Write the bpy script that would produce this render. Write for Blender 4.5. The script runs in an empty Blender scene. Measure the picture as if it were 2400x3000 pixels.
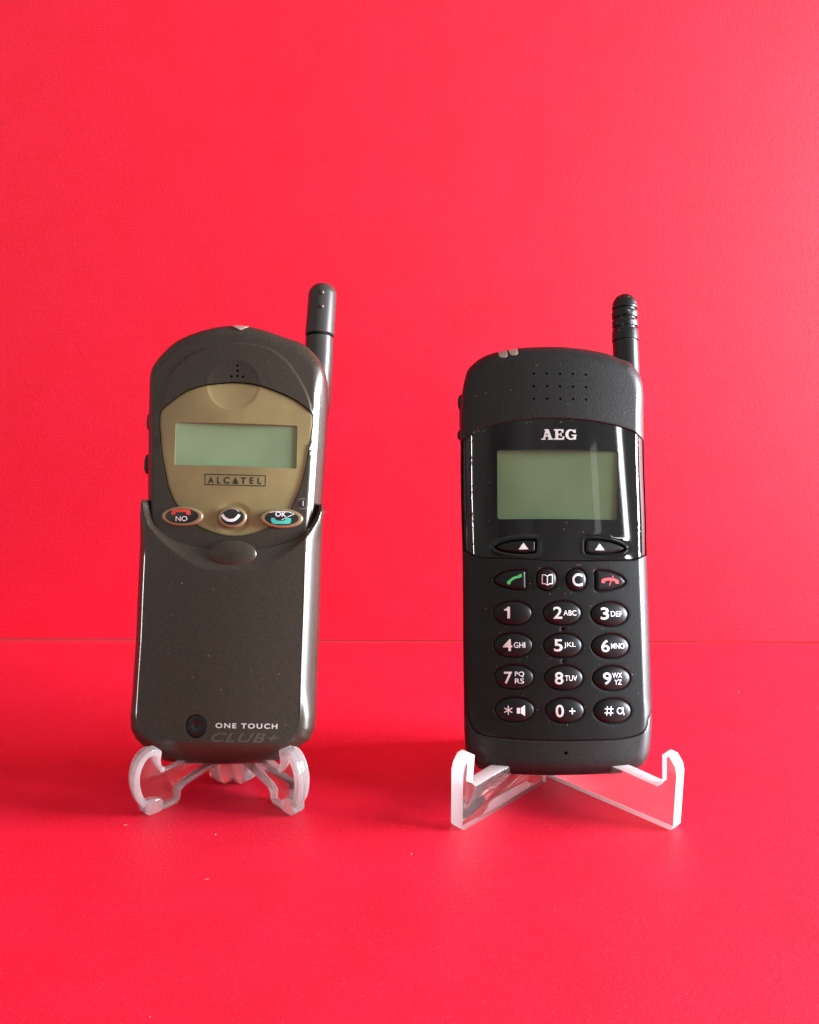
import bpy, bmesh, math, random
import numpy as np
from mathutils import Vector, Matrix
from mathutils.geometry import delaunay_2d_cdt

S = bpy.context.scene
COL = S.collection
MM = 0.001
random.seed(7)

# ------------------------------------------------------------------ camera
cam = bpy.data.cameras.new('camera')
cam_o = bpy.data.objects.new('camera', cam); COL.objects.link(cam_o)
cam.sensor_fit = 'VERTICAL'; cam.sensor_height = 36; cam.lens = 31.2
cam.clip_start = 0.005; cam.clip_end = 20
cam_o.location = (0, 0, 0.140); cam_o.rotation_euler = (math.radians(78), 0, 0)
S.camera = cam_o

# ------------------------------------------------------------------ light
W = bpy.data.worlds.new('World'); S.world = W; W.use_nodes = True
wn, wl = W.node_tree.nodes, W.node_tree.links
bg = wn['Background']
tc = wn.new('ShaderNodeTexCoord')
wno = wn.new('ShaderNodeTexNoise'); wno.inputs['Scale'].default_value = 2.2; wno.inputs['Detail'].default_value = 3
wr = wn.new('ShaderNodeValToRGB')
wr.color_ramp.elements[0].position = .35; wr.color_ramp.elements[0].color = (.16, .152, .145, 1)
wr.color_ramp.elements[1].position = .68; wr.color_ramp.elements[1].color = (1.0, .97, .94, 1)
wl.new(tc.outputs['Generated'], wno.inputs['Vector']); wl.new(wno.outputs['Fac'], wr.inputs['Fac'])
wl.new(wr.outputs['Color'], bg.inputs['Color'])
bg.inputs['Strength'].default_value = 0.60

def area(name, loc, target, sx, sy, power, color):
    l = bpy.data.lights.new(name, 'AREA'); l.shape = 'RECTANGLE'; l.size = sx; l.size_y = sy
    l.energy = power; l.color = color
    o = bpy.data.objects.new(name, l); COL.objects.link(o); o.location = loc
    d = Vector(target) - Vector(loc)
    o.rotation_euler = d.to_track_quat('-Z', 'Y').to_euler()
    return o
# the window on the right of the table: two casements
area('window_light', (1.00, 0.18, 0.25), (0, 0.25, 0.10), 0.44, 0.48, 52, (.85, .925, 1))
# daylight through the gaps of a curtain, further forward
area('curtain_gap_light', (0.70, -0.47, 0.50), (0.05, 0.27, 0.08), 0.035, 0.30, 0.75, (.92, .96, 1))
area('curtain_gap_light', (0.52, -0.58, 0.49), (0.05, 0.27, 0.08), 0.045, 0.30, 0.06, (.92, .96, 1))

S.view_settings.view_transform = 'Standard'; S.view_settings.look = 'None'
S.view_settings.exposure = 0.15; S.view_settings.gamma = 1.0; S.view_settings.use_curve_mapping = False
cy = S.cycles
cy.max_bounces = 14; cy.transmission_bounces = 14; cy.glossy_bounces = 6; cy.diffuse_bounces = 4
cy.sample_clamp_indirect = 6; cy.blur_glossy = 0.6
try: cy.use_denoising = True
except Exception: pass

# ------------------------------------------------------------------ materials
def mat(name, color, rough=.5, metal=0, spec=.5, coat=0, coat_rough=.1, bump=None, sparkle=None, var=None, at=(.38, .66)):
    m = bpy.data.materials.new(name); m.use_nodes = True
    n, l = m.node_tree.nodes, m.node_tree.links
    p = n['Principled BSDF']
    p.inputs['Base Color'].default_value = (*color, 1); p.inputs['Roughness'].default_value = rough
    p.inputs['Metallic'].default_value = metal; p.inputs['Specular IOR Level'].default_value = spec
    p.inputs['Coat Weight'].default_value = coat; p.inputs['Coat Roughness'].default_value = coat_rough
    t = n.new('ShaderNodeTexCoord')
    if sparkle or var:
        no = n.new('ShaderNodeTexNoise'); no.inputs['Scale'].default_value = (sparkle or var)[0]; no.inputs['Detail'].default_value = 3
        l.new(t.outputs['Object'], no.inputs['Vector'])
        r = n.new('ShaderNodeValToRGB'); a, b = r.color_ramp.elements
        k0, k1 = (sparkle or var)[1:3]
        a.position, b.position = at
        a.color = (*[c*k0 for c in color], 1); b.color = (*[min(1, c*k1) for c in color], 1)
        l.new(no.outputs['Fac'], r.inputs['Fac']); l.new(r.outputs['Color'], p.inputs['Base Color'])
    if bump:
        nb = n.new('ShaderNodeTexNoise'); nb.inputs['Scale'].default_value = bump[0]; nb.inputs['Detail'].default_value = 2
        l.new(t.outputs['Object'], nb.inputs['Vector'])
        bp = n.new('ShaderNodeBump'); bp.inputs['Strength'].default_value = bump[1]; bp.inputs['Distance'].default_value = bump[2]
        l.new(nb.outputs['Fac'], bp.inputs['Height']); l.new(bp.outputs['Normal'], p.inputs['Normal'])
    return m

def paper(name, axis, painted_light=1.0, fleck=.5):
    m = mat(name, (.88, .008, .036), rough=.52, spec=.62)
    n, l = m.node_tree.nodes, m.node_tree.links; p = n['Principled BSDF']
    t = n.new('ShaderNodeTexCoord')
    # cloudy colour and pale fibres in the sheet
    n1 = n.new('ShaderNodeTexNoise'); n1.inputs['Scale'].default_value = 45; n1.inputs['Detail'].default_value = 6; n1.inputs['Roughness'].default_value = .65
    l.new(t.outputs['Object'], n1.inputs['Vector'])
    r1 = n.new('ShaderNodeValToRGB'); r1.color_ramp.elements[0].position = .3; r1.color_ramp.elements[1].position = .75
    r1.color_ramp.elements[0].color = (.88*painted_light, .0035*painted_light, .030*painted_light, 1); r1.color_ramp.elements[1].color = (.92*painted_light, .007*painted_light, .046*painted_light, 1)
    l.new(n1.outputs['Fac'], r1.inputs['Fac'])
    n2 = n.new('ShaderNodeTexNoise'); n2.inputs['Scale'].default_value = 900; n2.inputs['Detail'].default_value = 4; n2.inputs['Distortion'].default_value = 1.5
    l.new(t.outputs['Object'], n2.inputs['Vector'])
    r2 = n.new('ShaderNodeValToRGB'); r2.color_ramp.elements[0].position = .60; r2.color_ramp.elements[1].position = .80
    r2.color_ramp.elements[0].color = (0, 0, 0, 1); r2.color_ramp.elements[1].color = (fleck, fleck, fleck, 1)
    l.new(n2.outputs['Fac'], r2.inputs['Fac'])
    mx = n.new('ShaderNodeMix'); mx.data_type = 'RGBA'
    l.new(r2.outputs['Color'], mx.inputs[0]); l.new(r1.outputs['Color'], mx.inputs[6]); mx.inputs[7].default_value = (.88, .04, .09, 1)
    l.new(mx.outputs[2], p.inputs['Base Color'])
    # laid ribs
    wv = n.new('ShaderNodeTexWave'); wv.wave_type = 'BANDS'; wv.bands_direction = axis
    wv.inputs['Scale'].default_value = 330; wv.inputs['Distortion'].default_value = 1.2; wv.inputs['Detail'].default_value = 2; wv.inputs['Detail Scale'].default_value = .6
    l.new(t.outputs['Object'], wv.inputs['Vector'])
    b1 = n.new('ShaderNodeBump'); b1.inputs['Strength'].default_value = .16; b1.inputs['Distance'].default_value = .00012
    l.new(wv.outputs['Fac'], b1.inputs['Height'])
    b2 = n.new('ShaderNodeBump'); b2.inputs['Strength'].default_value = .35; b2.inputs['Distance'].default_value = .0003
    l.new(n2.outputs['Fac'], b2.inputs['Height']); l.new(b1.outputs['Normal'], b2.inputs['Normal'])
    l.new(b2.outputs['Normal'], p.inputs['Normal'])
    return m

def acrylic(name, tint=(1, .985, .98), rough=.02):
    m = bpy.data.materials.new(name); m.use_nodes = True
    p = m.node_tree.nodes['Principled BSDF']
    p.inputs['Base Color'].default_value = (*tint, 1); p.inputs['Roughness'].default_value = rough
    p.inputs['IOR'].default_value = 1.49; p.inputs['Transmission Weight'].default_value = 1
    return m

def frosted(name, fac, rough=.25):
    """sawn or moulded plastic edge: clear plastic with a whitish scattering skin"""
    m = acrylic(name, rough=rough); n, l = m.node_tree.nodes, m.node_tree.links
    p = n['Principled BSDF']; out = n['Material Output']
    tr = n.new('ShaderNodeBsdfTranslucent'); tr.inputs['Color'].default_value = (.95, .93, .92, 1)
    df = n.new('ShaderNodeBsdfDiffuse'); df.inputs['Color'].default_value = (.95, .94, .93, 1)
    a = n.new('ShaderNodeMixShader'); a.inputs[0].default_value = .4
    l.new(tr.outputs[0], a.inputs[1]); l.new(df.outputs[0], a.inputs[2])
    b = n.new('ShaderNodeMixShader'); b.inputs[0].default_value = fac
    l.new(p.outputs[0], b.inputs[1]); l.new(a.outputs[0], b.inputs[2]); l.new(b.outputs[0], out.inputs['Surface'])
    return m

def pane_mat(name, rough=.03):
    m = bpy.data.materials.new(name); m.use_nodes = True
    n, l = m.node_tree.nodes, m.node_tree.links; n.remove(n['Principled BSDF']); out = n['Material Output']
    t = n.new('ShaderNodeBsdfTransparent'); t.inputs['Color'].default_value = (.93, .95, .92, 1)
    g = n.new('ShaderNodeBsdfGlossy'); g.inputs['Roughness'].default_value = rough
    f = n.new('ShaderNodeLayerWeight'); f.inputs['Blend'].default_value = .5
    pw = n.new('ShaderNodeMath'); pw.operation = 'POWER'; pw.inputs[1].default_value = 5; l.new(f.outputs['Facing'], pw.inputs[0])
    ma = n.new('ShaderNodeMath'); ma.operation = 'MULTIPLY_ADD'; ma.inputs[1].default_value = .92; ma.inputs[2].default_value = .05; l.new(pw.outputs[0], ma.inputs[0])
    x = n.new('ShaderNodeMixShader'); l.new(ma.outputs[0], x.inputs[0]); l.new(t.outputs[0], x.inputs[1]); l.new(g.outputs[0], x.inputs[2])
    l.new(x.outputs[0], out.inputs['Surface'])
    return m

M = dict(
    red_floor=paper('red_card_floor', 'Y', .88, .85), red_wall=paper('red_card_wall', 'Z'),  # floor card's colour is darkened to stand in for weaker light there
    bronze=mat('bronze_lacquer', (.045, .0355, .025), rough=.37, metal=.3, spec=.36, coat=.55, coat_rough=.26, bump=(2600, .32, .00006), sparkle=(3200, .74, 1.45)),
    bronze_dark=mat('bronze_plastic', (.030, .023, .021), rough=.5, spec=.4, bump=(2600, .5, .00006), sparkle=(3200, .7, 1.6)),
    antenna_grey=mat('grey_lacquer', (.06, .055, .05), rough=.33, metal=.3, bump=(2600, .2, .00004)),
    charcoal=mat('charcoal_plastic', (.0140, .0140, .0134), rough=.38, spec=.4, bump=(2300, .8, .00008), sparkle=(2800, .6, 1.8)),
    keypad=mat('keypad_plastic', (.0055, .0055, .0055), rough=.37, spec=.36, bump=(2300, .8, .00007), sparkle=(2800, .6, 1.7)),
    gloss=mat('gloss_black', (.004, .004, .004), rough=.05, spec=.5, coat=.3, coat_rough=.02),
    rubber=mat('key_rubber', (.008, .008, .0085), rough=.38, spec=.28, bump=(3000, .25, .00004)),
    black=mat('black_void', (.004, .004, .004), rough=.7, spec=.2),
    satin=mat('satin_black', (.010, .010, .010), rough=.3),
    scuffed=mat('scuffed_black', (.009, .009, .009), rough=.34, bump=(700, .4, .0002), sparkle=(620, 1, 28), at=(.63, .74)),
    gold=mat('gold_panel', (.285, .228, .098), rough=.42, metal=.12, coat=.35, coat_rough=.18, var=(60, .86, 1.12)),
    bezel=mat('gold_bezel', (.42, .30, .17), rough=.3, metal=.6),
    key_face=mat('key_face', (.018, .015, .014), rough=.25, coat=.5),
    lcd_a=mat('lcd_green', (.225, .315, .175), rough=.35, spec=.4, var=(40, .9, 1.08)),
    lcd_b=mat('lcd_grey_green', (.165, .225, .118), rough=.3, spec=.3, var=(40, .86, 1.1)),
    pane=pane_mat('window_pane'),
    ink_white=mat('white_ink', (.95, .95, .95), rough=.5), ink_silver=mat('silver_ink', (.62, .60, .58), rough=.4),
    ink_dim=mat('worn_ink', (.075, .063, .05), rough=.5),
    grey_ink=mat('grey_ink', (.22, .20, .18), rough=.4),
    ink_black=mat('black_ink', (.02, .018, .012), rough=.5), ink_red=mat('red_ink', (.78, .07, .04), rough=.5),
    ink_teal=mat('teal_ink', (.06, .50, .40), rough=.5), ink_green=mat('green_ink', (.10, .66, .20), rough=.5),
    ink_pink=mat('pinkish_red_ink', (.80, .09, .10), rough=.5),
    clear_lens=mat('milky_lens', (.36, .30, .25), rough=.18, coat=.6),
    acrylic=frosted('clear_acrylic', .022, .012), edge=frosted('sawn_acrylic_edge', .85), moulded=frosted('moulded_clear_plastic', .26, .02),
    moulded_core=frosted('clear_moulding', .012, .02),
    lint=mat('lint', (.62, .42, .40), rough=.8),
)

# ------------------------------------------------------------------ helpers
def tag(o, label=None, cat=None, group=None, kind=None):
    for k, v in (('label', label), ('category', cat), ('group', group), ('kind', kind)):
        if v: o[k] = v
    return o

def link(name, me, m, parent=None, sharp=32):
    for p in me.polygons: p.use_smooth = True
    try: me.set_sharp_from_angle(angle=math.radians(sharp))
    except Exception: pass
    for mm in (m if isinstance(m, (list, tuple)) else [m]): me.materials.append(mm)
    o = bpy.data.objects.new(name, me); COL.objects.link(o)
    if parent: o.parent = parent
    return o

def from_bm(name, bm, m, parent=None, sharp=32, normals=True):
    if normals: bmesh.ops.recalc_face_normals(bm, faces=bm.faces)
    for v in bm.verts: v.co *= MM
    me = bpy.data.meshes.new(name); bm.to_mesh(me); bm.free()
    return link(name, me, m, parent, sharp)

def ccw(P):
    P = np.asarray(P, float)
    a = np.sum(P[:, 0]*np.roll(P[:, 1], -1) - np.roll(P[:, 0], -1)*P[:, 1])
    return P if a > 0 else P[::-1].copy()

def resample(P, step, closed=True):
    P = np.asarray(P, float)
    Q = np.vstack([P, P[:1]]) if closed else P
    seg = np.linalg.norm(np.diff(Q, axis=0), axis=1); s = np.r_[0, np.cumsum(seg)]
    n = max(4, int(round(s[-1]/step)))
    u = np.linspace(0, s[-1], n, endpoint=not closed) if not closed else np.arange(n)*s[-1]/n
    return np.c_[np.interp(u, s, Q[:, 0]), np.interp(u, s, Q[:, 1])]

def spline(P, step=.5, closed=True, sub=14):
    """Catmull-Rom through the points, resampled evenly"""
    P = np.asarray(P, float); n = len(P); out = []
    for i in range(n if closed else n-1):
        if closed: a, b, c, d = P[(i-1) % n], P[i], P[(i+1) % n], P[(i+2) % n]
        else: a, b, c, d = P[max(i-1, 0)], P[i], P[i+1], P[min(i+2, n-1)]
        t0 = 0; t1 = t0+max(1e-6, np.linalg.norm(b-a))**.5; t2 = t1+max(1e-6, np.linalg.norm(c-b))**.5; t3 = t2+max(1e-6, np.linalg.norm(d-c))**.5
        for t in np.linspace(t1, t2, sub, endpoint=False):
            A1 = (t1-t)/(t1-t0)*a+(t-t0)/(t1-t0)*b; A2 = (t2-t)/(t2-t1)*b+(t-t1)/(t2-t1)*c; A3 = (t3-t)/(t3-t2)*c+(t-t2)/(t3-t2)*d
            B1 = (t2-t)/(t2-t0)*A1+(t-t0)/(t2-t0)*A2; B2 = (t3-t)/(t3-t1)*A2+(t-t1)/(t3-t1)*A3
            out.append((t2-t)/(t2-t1)*B1+(t-t1)/(t2-t1)*B2)
    if not closed: out.append(P[-1])
    return resample(np.array(out), step, closed)

def densify(P, step=.6):
    P = np.asarray(P, float); out = []
    for a, b in zip(P, np.roll(P, -1, 0)):
        n = max(1, int(np.ceil(np.linalg.norm(b-a)/step)))
        out += [a+(b-a)*k/n for k in range(n)]
    return np.array(out)

def dist(X, P, closed=True):
    X = np.atleast_2d(np.asarray(X, float)); P = np.asarray(P, float)
    A = P if closed else P[:-1]; B = np.roll(P, -1, 0) if closed else P[1:]
    best = np.full(len(X), 1e9)
    for i in range(0, len(X), 4000):
        x = X[i:i+4000, None, :]; ab = (B-A)[None]; t = np.clip(((x-A[None])*ab).sum(-1)/np.maximum((ab**2).sum(-1), 1e-12), 0, 1)
        best[i:i+4000] = np.sqrt((((A[None]+t[..., None]*ab)-x)**2).sum(-1)).min(1)
    return best

def inside(X, P):
    X = np.atleast_2d(X); x, y = X[:, 0], X[:, 1]; r = np.zeros(len(X), bool)
    P = np.asarray(P)
    for (x1, y1), (x2, y2) in zip(P, np.roll(P, -1, 0)):
        c = (y1 > y) != (y2 > y)
        with np.errstate(divide='ignore', invalid='ignore'):
            r ^= c & (x < (x2-x1)*(y-y1)/(y2-y1+1e-15)+x1)
    return r

def normals_of(P):
    t = np.roll(P, -1, 0)-np.roll(P, 1, 0); t /= np.maximum(np.linalg.norm(t, axis=1), 1e-9)[:, None]
    return np.c_[-t[:, 1], t[:, 0]]      # inward for a ccw loop

def offset(P, d): return P+normals_of(P)*d

def ellipse(c, rx, ry, n=48, rot=0):
    a = np.arange(n)*2*math.pi/n
    x, y = rx*np.cos(a), ry*np.sin(a); ca, sa = math.cos(rot), math.sin(rot)
    return np.c_[c[0]+x*ca-y*sa, c[1]+x*sa+y*ca]

def rrect(x0, y0, x1, y1, r, n=6):
    out = []
    for cx, cyy, a0 in ((x1-r, y1-r, 0), (x0+r, y1-r, 90), (x0+r, y0+r, 180), (x1-r, y0+r, 270)):
        for k in range(n+1):
            a = math.radians(a0+90*k/n); out.append((cx+r*math.cos(a), cyy+r*math.sin(a)))
    return np.array(out)

def round_poly(P, r, n=5):
    P = ccw(P); out = []
    for i in range(len(P)):
        a, b, c = P[i-1], P[i], P[(i+1) % len(P)]
        rr = r[i] if isinstance(r, (list, tuple)) else r
        u = (a-b)/np.linalg.norm(a-b); v = (c-b)/np.linalg.norm(c-b)
        rr = min(rr, .45*np.linalg.norm(a-b), .45*np.linalg.norm(c-b))
        for k in range(n+1):
            t = k/n; out.append((1-t)**2*(b+u*rr)+2*t*(1-t)*b+t*t*(b+v*rr))
    return np.array(out)

def patch(name, poly, zf, m, parent, holes=(), grid=1.0, extra=(), skirt=1.0, hole_skirt=1.2, ew=0, eh=0, seams=(), sides=None, cap=False, sharp=32, bm_only=False):
    """a surface over the polygon at height zf(x,y); its rim is turned down by eh within ew, and skirted (or lofted along `sides`)"""
    poly = densify(ccw(poly), min(grid, 1.0)); loops = [poly]+[densify(ccw(h), min(grid, 1.0)) for h in holes]
    pts = [p for L in loops for p in L]; edges = []; k = 0
    for L in loops:
        edges += [(k+i, k+(i+1) % len(L)) for i in range(len(L))]; k += len(L)
    cand = []
    if ew:
        for t in (.06, .18, .36, .6, .85, 1.05): cand.append(offset(poly, ew*t))
    for e in extra: cand.append(np.asarray(e, float))
    for L in seams:
        for t in (.12, .3, .6): 
            cand.append(offset(L, t) if len(L) > 2 else L); cand.append(offset(L, -t))
    for L in loops[1:]: cand.append(offset(L, -.25))
    lo, hi = poly.min(0), poly.max(0)
    gx, gy = np.meshgrid(np.arange(lo[0]+grid/2, hi[0], grid), np.arange(lo[1]+grid/2, hi[1], grid))
    gx = gx+(np.arange(gx.shape[0]) % 2)[:, None]*grid*.5
    g = np.c_[gx.ravel(), gy.ravel()]
    near = np.vstack(cand) if cand else np.zeros((0, 2))
    def keep(X, gap):
        if not len(X): return X
        ok = inside(X, poly)
        for h in loops[1:]: ok &= ~inside(X, h)
        X = X[ok]
        if len(X):
            for L in loops: X = X[dist(X, L) > gap] if len(X) else X
        return X
    near = keep(near, .035)
    seen, sel = {}, []
    for p in near:
        q = (round(p[0]/.06), round(p[1]/.06))
        if q not in seen: seen[q] = 1; sel.append(p)
    g = keep(g, grid*.45)
    if sel and len(g):
        cells = {(round(p[0]/(grid*.6)), round(p[1]/(grid*.6))) for p in sel}
        g = [p for p in g if (round(p[0]/(grid*.6)), round(p[1]/(grid*.6))) not in cells]
    allp = [Vector((float(p[0]), float(p[1]))) for p in list(pts)+list(sel)+list(g)]
    vs, es, fs, ov, oe, of = delaunay_2d_cdt(allp, edges, [], 0, 1e-7)
    XY = np.array([(v.x, v.y) for v in vs])
    F = np.array([f for f in fs if len(f) == 3]); cen = XY[F].mean(1)
    ok = inside(cen, poly)
    for h in loops[1:]: ok &= ~inside(cen, h)
    F = F[ok]
    z = np.asarray(zf(XY[:, 0], XY[:, 1]), float)
    if ew:
        d = dist(XY, poly); t = np.clip(1-d/ew, 0, 1); z = z-eh*(1-np.sqrt(np.maximum(0, 1-t*t)))
    bm = bmesh.new(); V = [bm.verts.new((XY[i, 0], XY[i, 1], z[i])) for i in range(len(XY))]
    for f in F:
        a, b, c = (XY[j] for j in f)
        cr = (b[0]-a[0])*(c[1]-a[1])-(b[1]-a[1])*(c[0]-a[0])
        if abs(cr) < 2e-4: continue                     # slivers along straight edges
        try: bm.faces.new([V[j] for j in (f if cr > 0 else f[::-1])])
        except ValueError: pass
    inv = {}
    for i, o in enumerate(ov):
        for q in o: inv[q] = i
    k = 0
    for li, L in enumerate(loops):
        ids = [inv[k+i] for i in range(len(L))]; k += len(L)
        if li == 0 and sides:
            prev = [V[i] for i in ids]; nn = normals_of(L)
            for ins, zz in sides:
                ring = [bm.verts.new((L[i][0]+nn[i][0]*ins, L[i][1]+nn[i][1]*ins, zz)) for i in range(len(L))]
                for i in range(len(L)):
                    j = (i+1) % len(L)
                    try: bm.faces.new((prev[j], prev[i], ring[i], ring[j]))
                    except ValueError: pass
                prev = ring
            if cap: bm.faces.new(prev[::-1])
        else:
            sk = skirt if li == 0 else hole_skirt
            if sk:
                top = [V[i] for i in ids]
                low = [bm.verts.new((v.co.x, v.co.y, v.co.z-sk)) for v in top]
                for i in range(len(L)):
                    j = (i+1) % len(L)
                    q = (top[j], top[i], low[i], low[j]) if li == 0 else (top[i], top[j], low[j], low[i])
                    try: bm.faces.new(q)
                    except ValueError: pass
                if cap and li == 0: bm.faces.new(low[::-1])
    for v in [v for v in bm.verts if not v.link_faces]: bm.verts.remove(v)
    if bm_only: return bm
    return from_bm(name, bm, m, parent, sharp, normals=False)

def decal(name, polys, zf, m, parent, lift=.05, step=.02):
    """printed ink: flat shapes laid on the surface zf, a hair above it"""
    bm = bmesh.new()
    for n_, P in enumerate(polys):
        hs = []
        if isinstance(P, tuple): P, hs = P[0], P[1]
        P = densify(ccw(P)); hs = [densify(h) for h in hs]; q = patch('', P, lambda x, y: x*0, None, None, holes=hs, grid=.7, skirt=0, hole_skirt=0, bm_only=True)
        vs = {}
        for v in q.verts: vs[v] = bm.verts.new((v.co.x, v.co.y, n_*step))
        for f in q.faces: bm.faces.new([vs[v] for v in f.verts])
        q.free()
    co = np.array([v.co[:] for v in bm.verts]); z = zf(co[:, 0], co[:, 1])
    for v, zz in zip(bm.verts, z): v.co.z = float(zz)+lift+v.co.z*.3
    return from_bm(name, bm, m, parent, normals=False)

def text_mesh(s, bold=.0, shear=0, space=1):
    c = bpy.data.curves.new('t', 'FONT'); c.body = s; c.size = 1; c.offset = bold; c.shear = shear; c.space_character = space; c.resolution_u = 4
    o = bpy.data.objects.new('t', c); me = o.to_mesh()
    V = np.array([v.co[:2] for v in me.vertices]); F = [tuple(p.vertices) for p in me.polygons]
    o.to_mesh_clear(); bpy.data.objects.remove(o); bpy.data.curves.remove(c)
    return V, F

def lettering(name, items, zf, m, parent, lift=.05):
    """items: (string, box corners, bold, shear, spacing) fitted to their boxes on the surface"""
    bm = bmesh.new()
    for it in items:
        s, box = it[:2]; bold = it[2] if len(it) > 2 else .02; sh = it[3] if len(it) > 3 else 0; sp = it[4] if len(it) > 4 else 1
        V, F = text_mesh(s, bold, sh, sp); box = np.asarray(box); lo, hi = box.min(0), box.max(0)
        a, b = V.min(0), V.max(0); V = lo+(V-a)/(b-a)*(hi-lo)
        vs = [bm.verts.new((x, y, 0)) for x, y in V]
        for f in F:
            try: bm.faces.new([vs[i] for i in f])
            except ValueError: pass
    for _ in range(2):
        L = [e for e in bm.edges if e.calc_length() > .8]
        if L: bmesh.ops.subdivide_edges(bm, edges=L, cuts=1)
    bmesh.ops.triangulate(bm, faces=bm.faces)
    bm.normal_update()
    for f in bm.faces:
        if f.normal.z < 0: f.normal_flip()
    co = np.array([v.co[:] for v in bm.verts]); z = zf(co[:, 0], co[:, 1])
    for v, zz in zip(bm.verts, z): v.co.z = float(zz)+lift
    return from_bm(name, bm, m, parent, normals=False)

def stroke(P, w, closed=False):
    P = np.asarray(P, float); w = np.broadcast_to(np.asarray(w, float), (len(P),))
    t = np.gradient(P, axis=0); t /= np.maximum(np.linalg.norm(t, axis=1), 1e-9)[:, None]; n = np.c_[-t[:, 1], t[:, 0]]
    return np.vstack([P+n*w[:, None]/2, (P-n*w[:, None]/2)[::-1]])

def tube(name, rings, m, parent, n=36, sharp=28):
    """rings: (x, y, z, rx, rz) stacked along local y"""
    bm = bmesh.new(); prev = None
    for x, y, z, rx, rz in rings:
        r = [bm.verts.new((x+rx*math.cos(a), y, z+rz*math.sin(a))) for a in [2*math.pi*i/n for i in range(n)]]
        if prev:
            for i in range(n): bm.faces.new((prev[i], prev[(i+1) % n], r[(i+1) % n], r[i]))
        else: bm.faces.new(r)
        prev = r
    bm.faces.new(prev[::-1])
    return from_bm(name, bm, m, parent, sharp)

def pill(name, c, size, m, parent, e=.75, nu=28, nv=16):
    """a rounded lozenge (superellipsoid)"""
    bm = bmesh.new(); rows = []
    pw = lambda v: math.copysign(abs(v)**e, v)
    for j in range(1, nv):
        ph = -math.pi/2+math.pi*j/nv
        rows.append([bm.verts.new((c[0]+size[0]*pw(math.cos(ph))*pw(math.cos(a)), c[1]+size[1]*pw(math.cos(ph))*pw(math.sin(a)), c[2]+size[2]*pw(math.sin(ph))))
                     for a in [2*math.pi*i/nu for i in range(nu)]])
    for a, b in zip(rows, rows[1:]):
        for i in range(nu): bm.faces.new((a[i], a[(i+1) % nu], b[(i+1) % nu], b[i]))
    bm.faces.new(rows[0][::-1]); bm.faces.new(rows[-1])
    return from_bm(name, bm, m, parent)

def curve_at(C):
    C = np.asarray(C); o = np.argsort(C[:, 0]); C = C[o]
    return lambda x: np.interp(x, C[:, 0], C[:, 1])

def cut(poly, C):
    """split a closed outline by an open curve running across it -> (upper, lower)"""
    poly = ccw(poly); C = np.asarray(C, float); C = C[np.argsort(C[:, 0])]
    cf = curve_at(C); above = poly[:, 1] > cf(poly[:, 0]); n = len(poly)
    def cross(i, j):
        a, b = poly[i], poly[j]; t0, t1 = 0., 1.
        for _ in range(30):
            t = (t0+t1)/2; p = a+(b-a)*t
            if (p[1] > cf(p[0])) == above[i]: t0 = t
            else: t1 = t
        return a+(b-a)*t0
    up = [i for i in range(n) if above[i] and not above[i-1]][0]; dn = [i for i in range(n) if not above[i] and above[i-1]][0]
    pr, pl = cross(up-1, up), cross(dn-1, dn)            # ccw: rises on the right, falls on the left
    mid = C[(C[:, 0] > pl[0]+.15) & (C[:, 0] < pr[0]-.15)]
    ua = [poly[(up+k) % n] for k in range((dn-up) % n)]; da = [poly[(dn+k) % n] for k in range((up-dn) % n)]
    U = np.vstack([[pr], ua, [pl], mid]); D = np.vstack([[pl], da, [pr], mid[::-1]])
    def clean(P): return P[np.linalg.norm(P-np.roll(P, 1, 0), axis=1) > .03]
    return clean(U), clean(D)

def bend(d, W_, R_, y=65, h=65):
    """edge roll-off: flat-ish chamfer along the flanks, a round roll at both ends"""
    p = 1.27+.85*smooth((np.abs(y-h)-h+22)/14)
    t = np.clip(1-d/W_, 0, 1); return -R_*(1-np.maximum(0, 1-t**p)**(1/p))

def smooth(t): t = np.clip(t, 0, 1); return t*t*(3-2*t)

RIM = (.03, .1, .22, .4, .65, .95, 1.3, 1.7, 2.2, 2.8, 3.4, 3.8, 4.2, 4.5, 4.7, 4.9, 5.1)

def place(name, origin, rows, label, cat, group):
    o = bpy.data.objects.new(name, None); COL.objects.link(o); o.empty_display_size = .01
    m = Matrix(rows).to_4x4(); m.translation = Vector(origin)*MM; o.matrix_world = m
    return tag(o, label, cat, group)

# ------------------------------------------------------------------ setting: two sheets of red card
def sheet(name, verts, m, thick, off):
    bm = bmesh.new(); a = [bm.verts.new(v) for v in verts]; b = [bm.verts.new((v[0]+off[0]*thick, v[1]+off[1]*thick, v[2]+off[2]*thick)) for v in verts]
    bm.faces.new(a); bm.faces.new(b[::-1])
    for i in range(4): bm.faces.new((a[i], b[i], b[(i+1) % 4], a[(i+1) % 4]))
    return from_bm(name, bm, m, normals=True)
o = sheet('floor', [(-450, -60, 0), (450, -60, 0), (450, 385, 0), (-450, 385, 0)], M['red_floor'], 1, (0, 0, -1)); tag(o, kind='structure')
yl, yr = 383.6, 372.8
o = sheet('wall', [(-450, yl, .8), (450, yr, .8), (450, yr, 560), (-450, yl, 560)], M['red_wall'], 1, (0, 1, 0)); tag(o, kind='structure')

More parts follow.
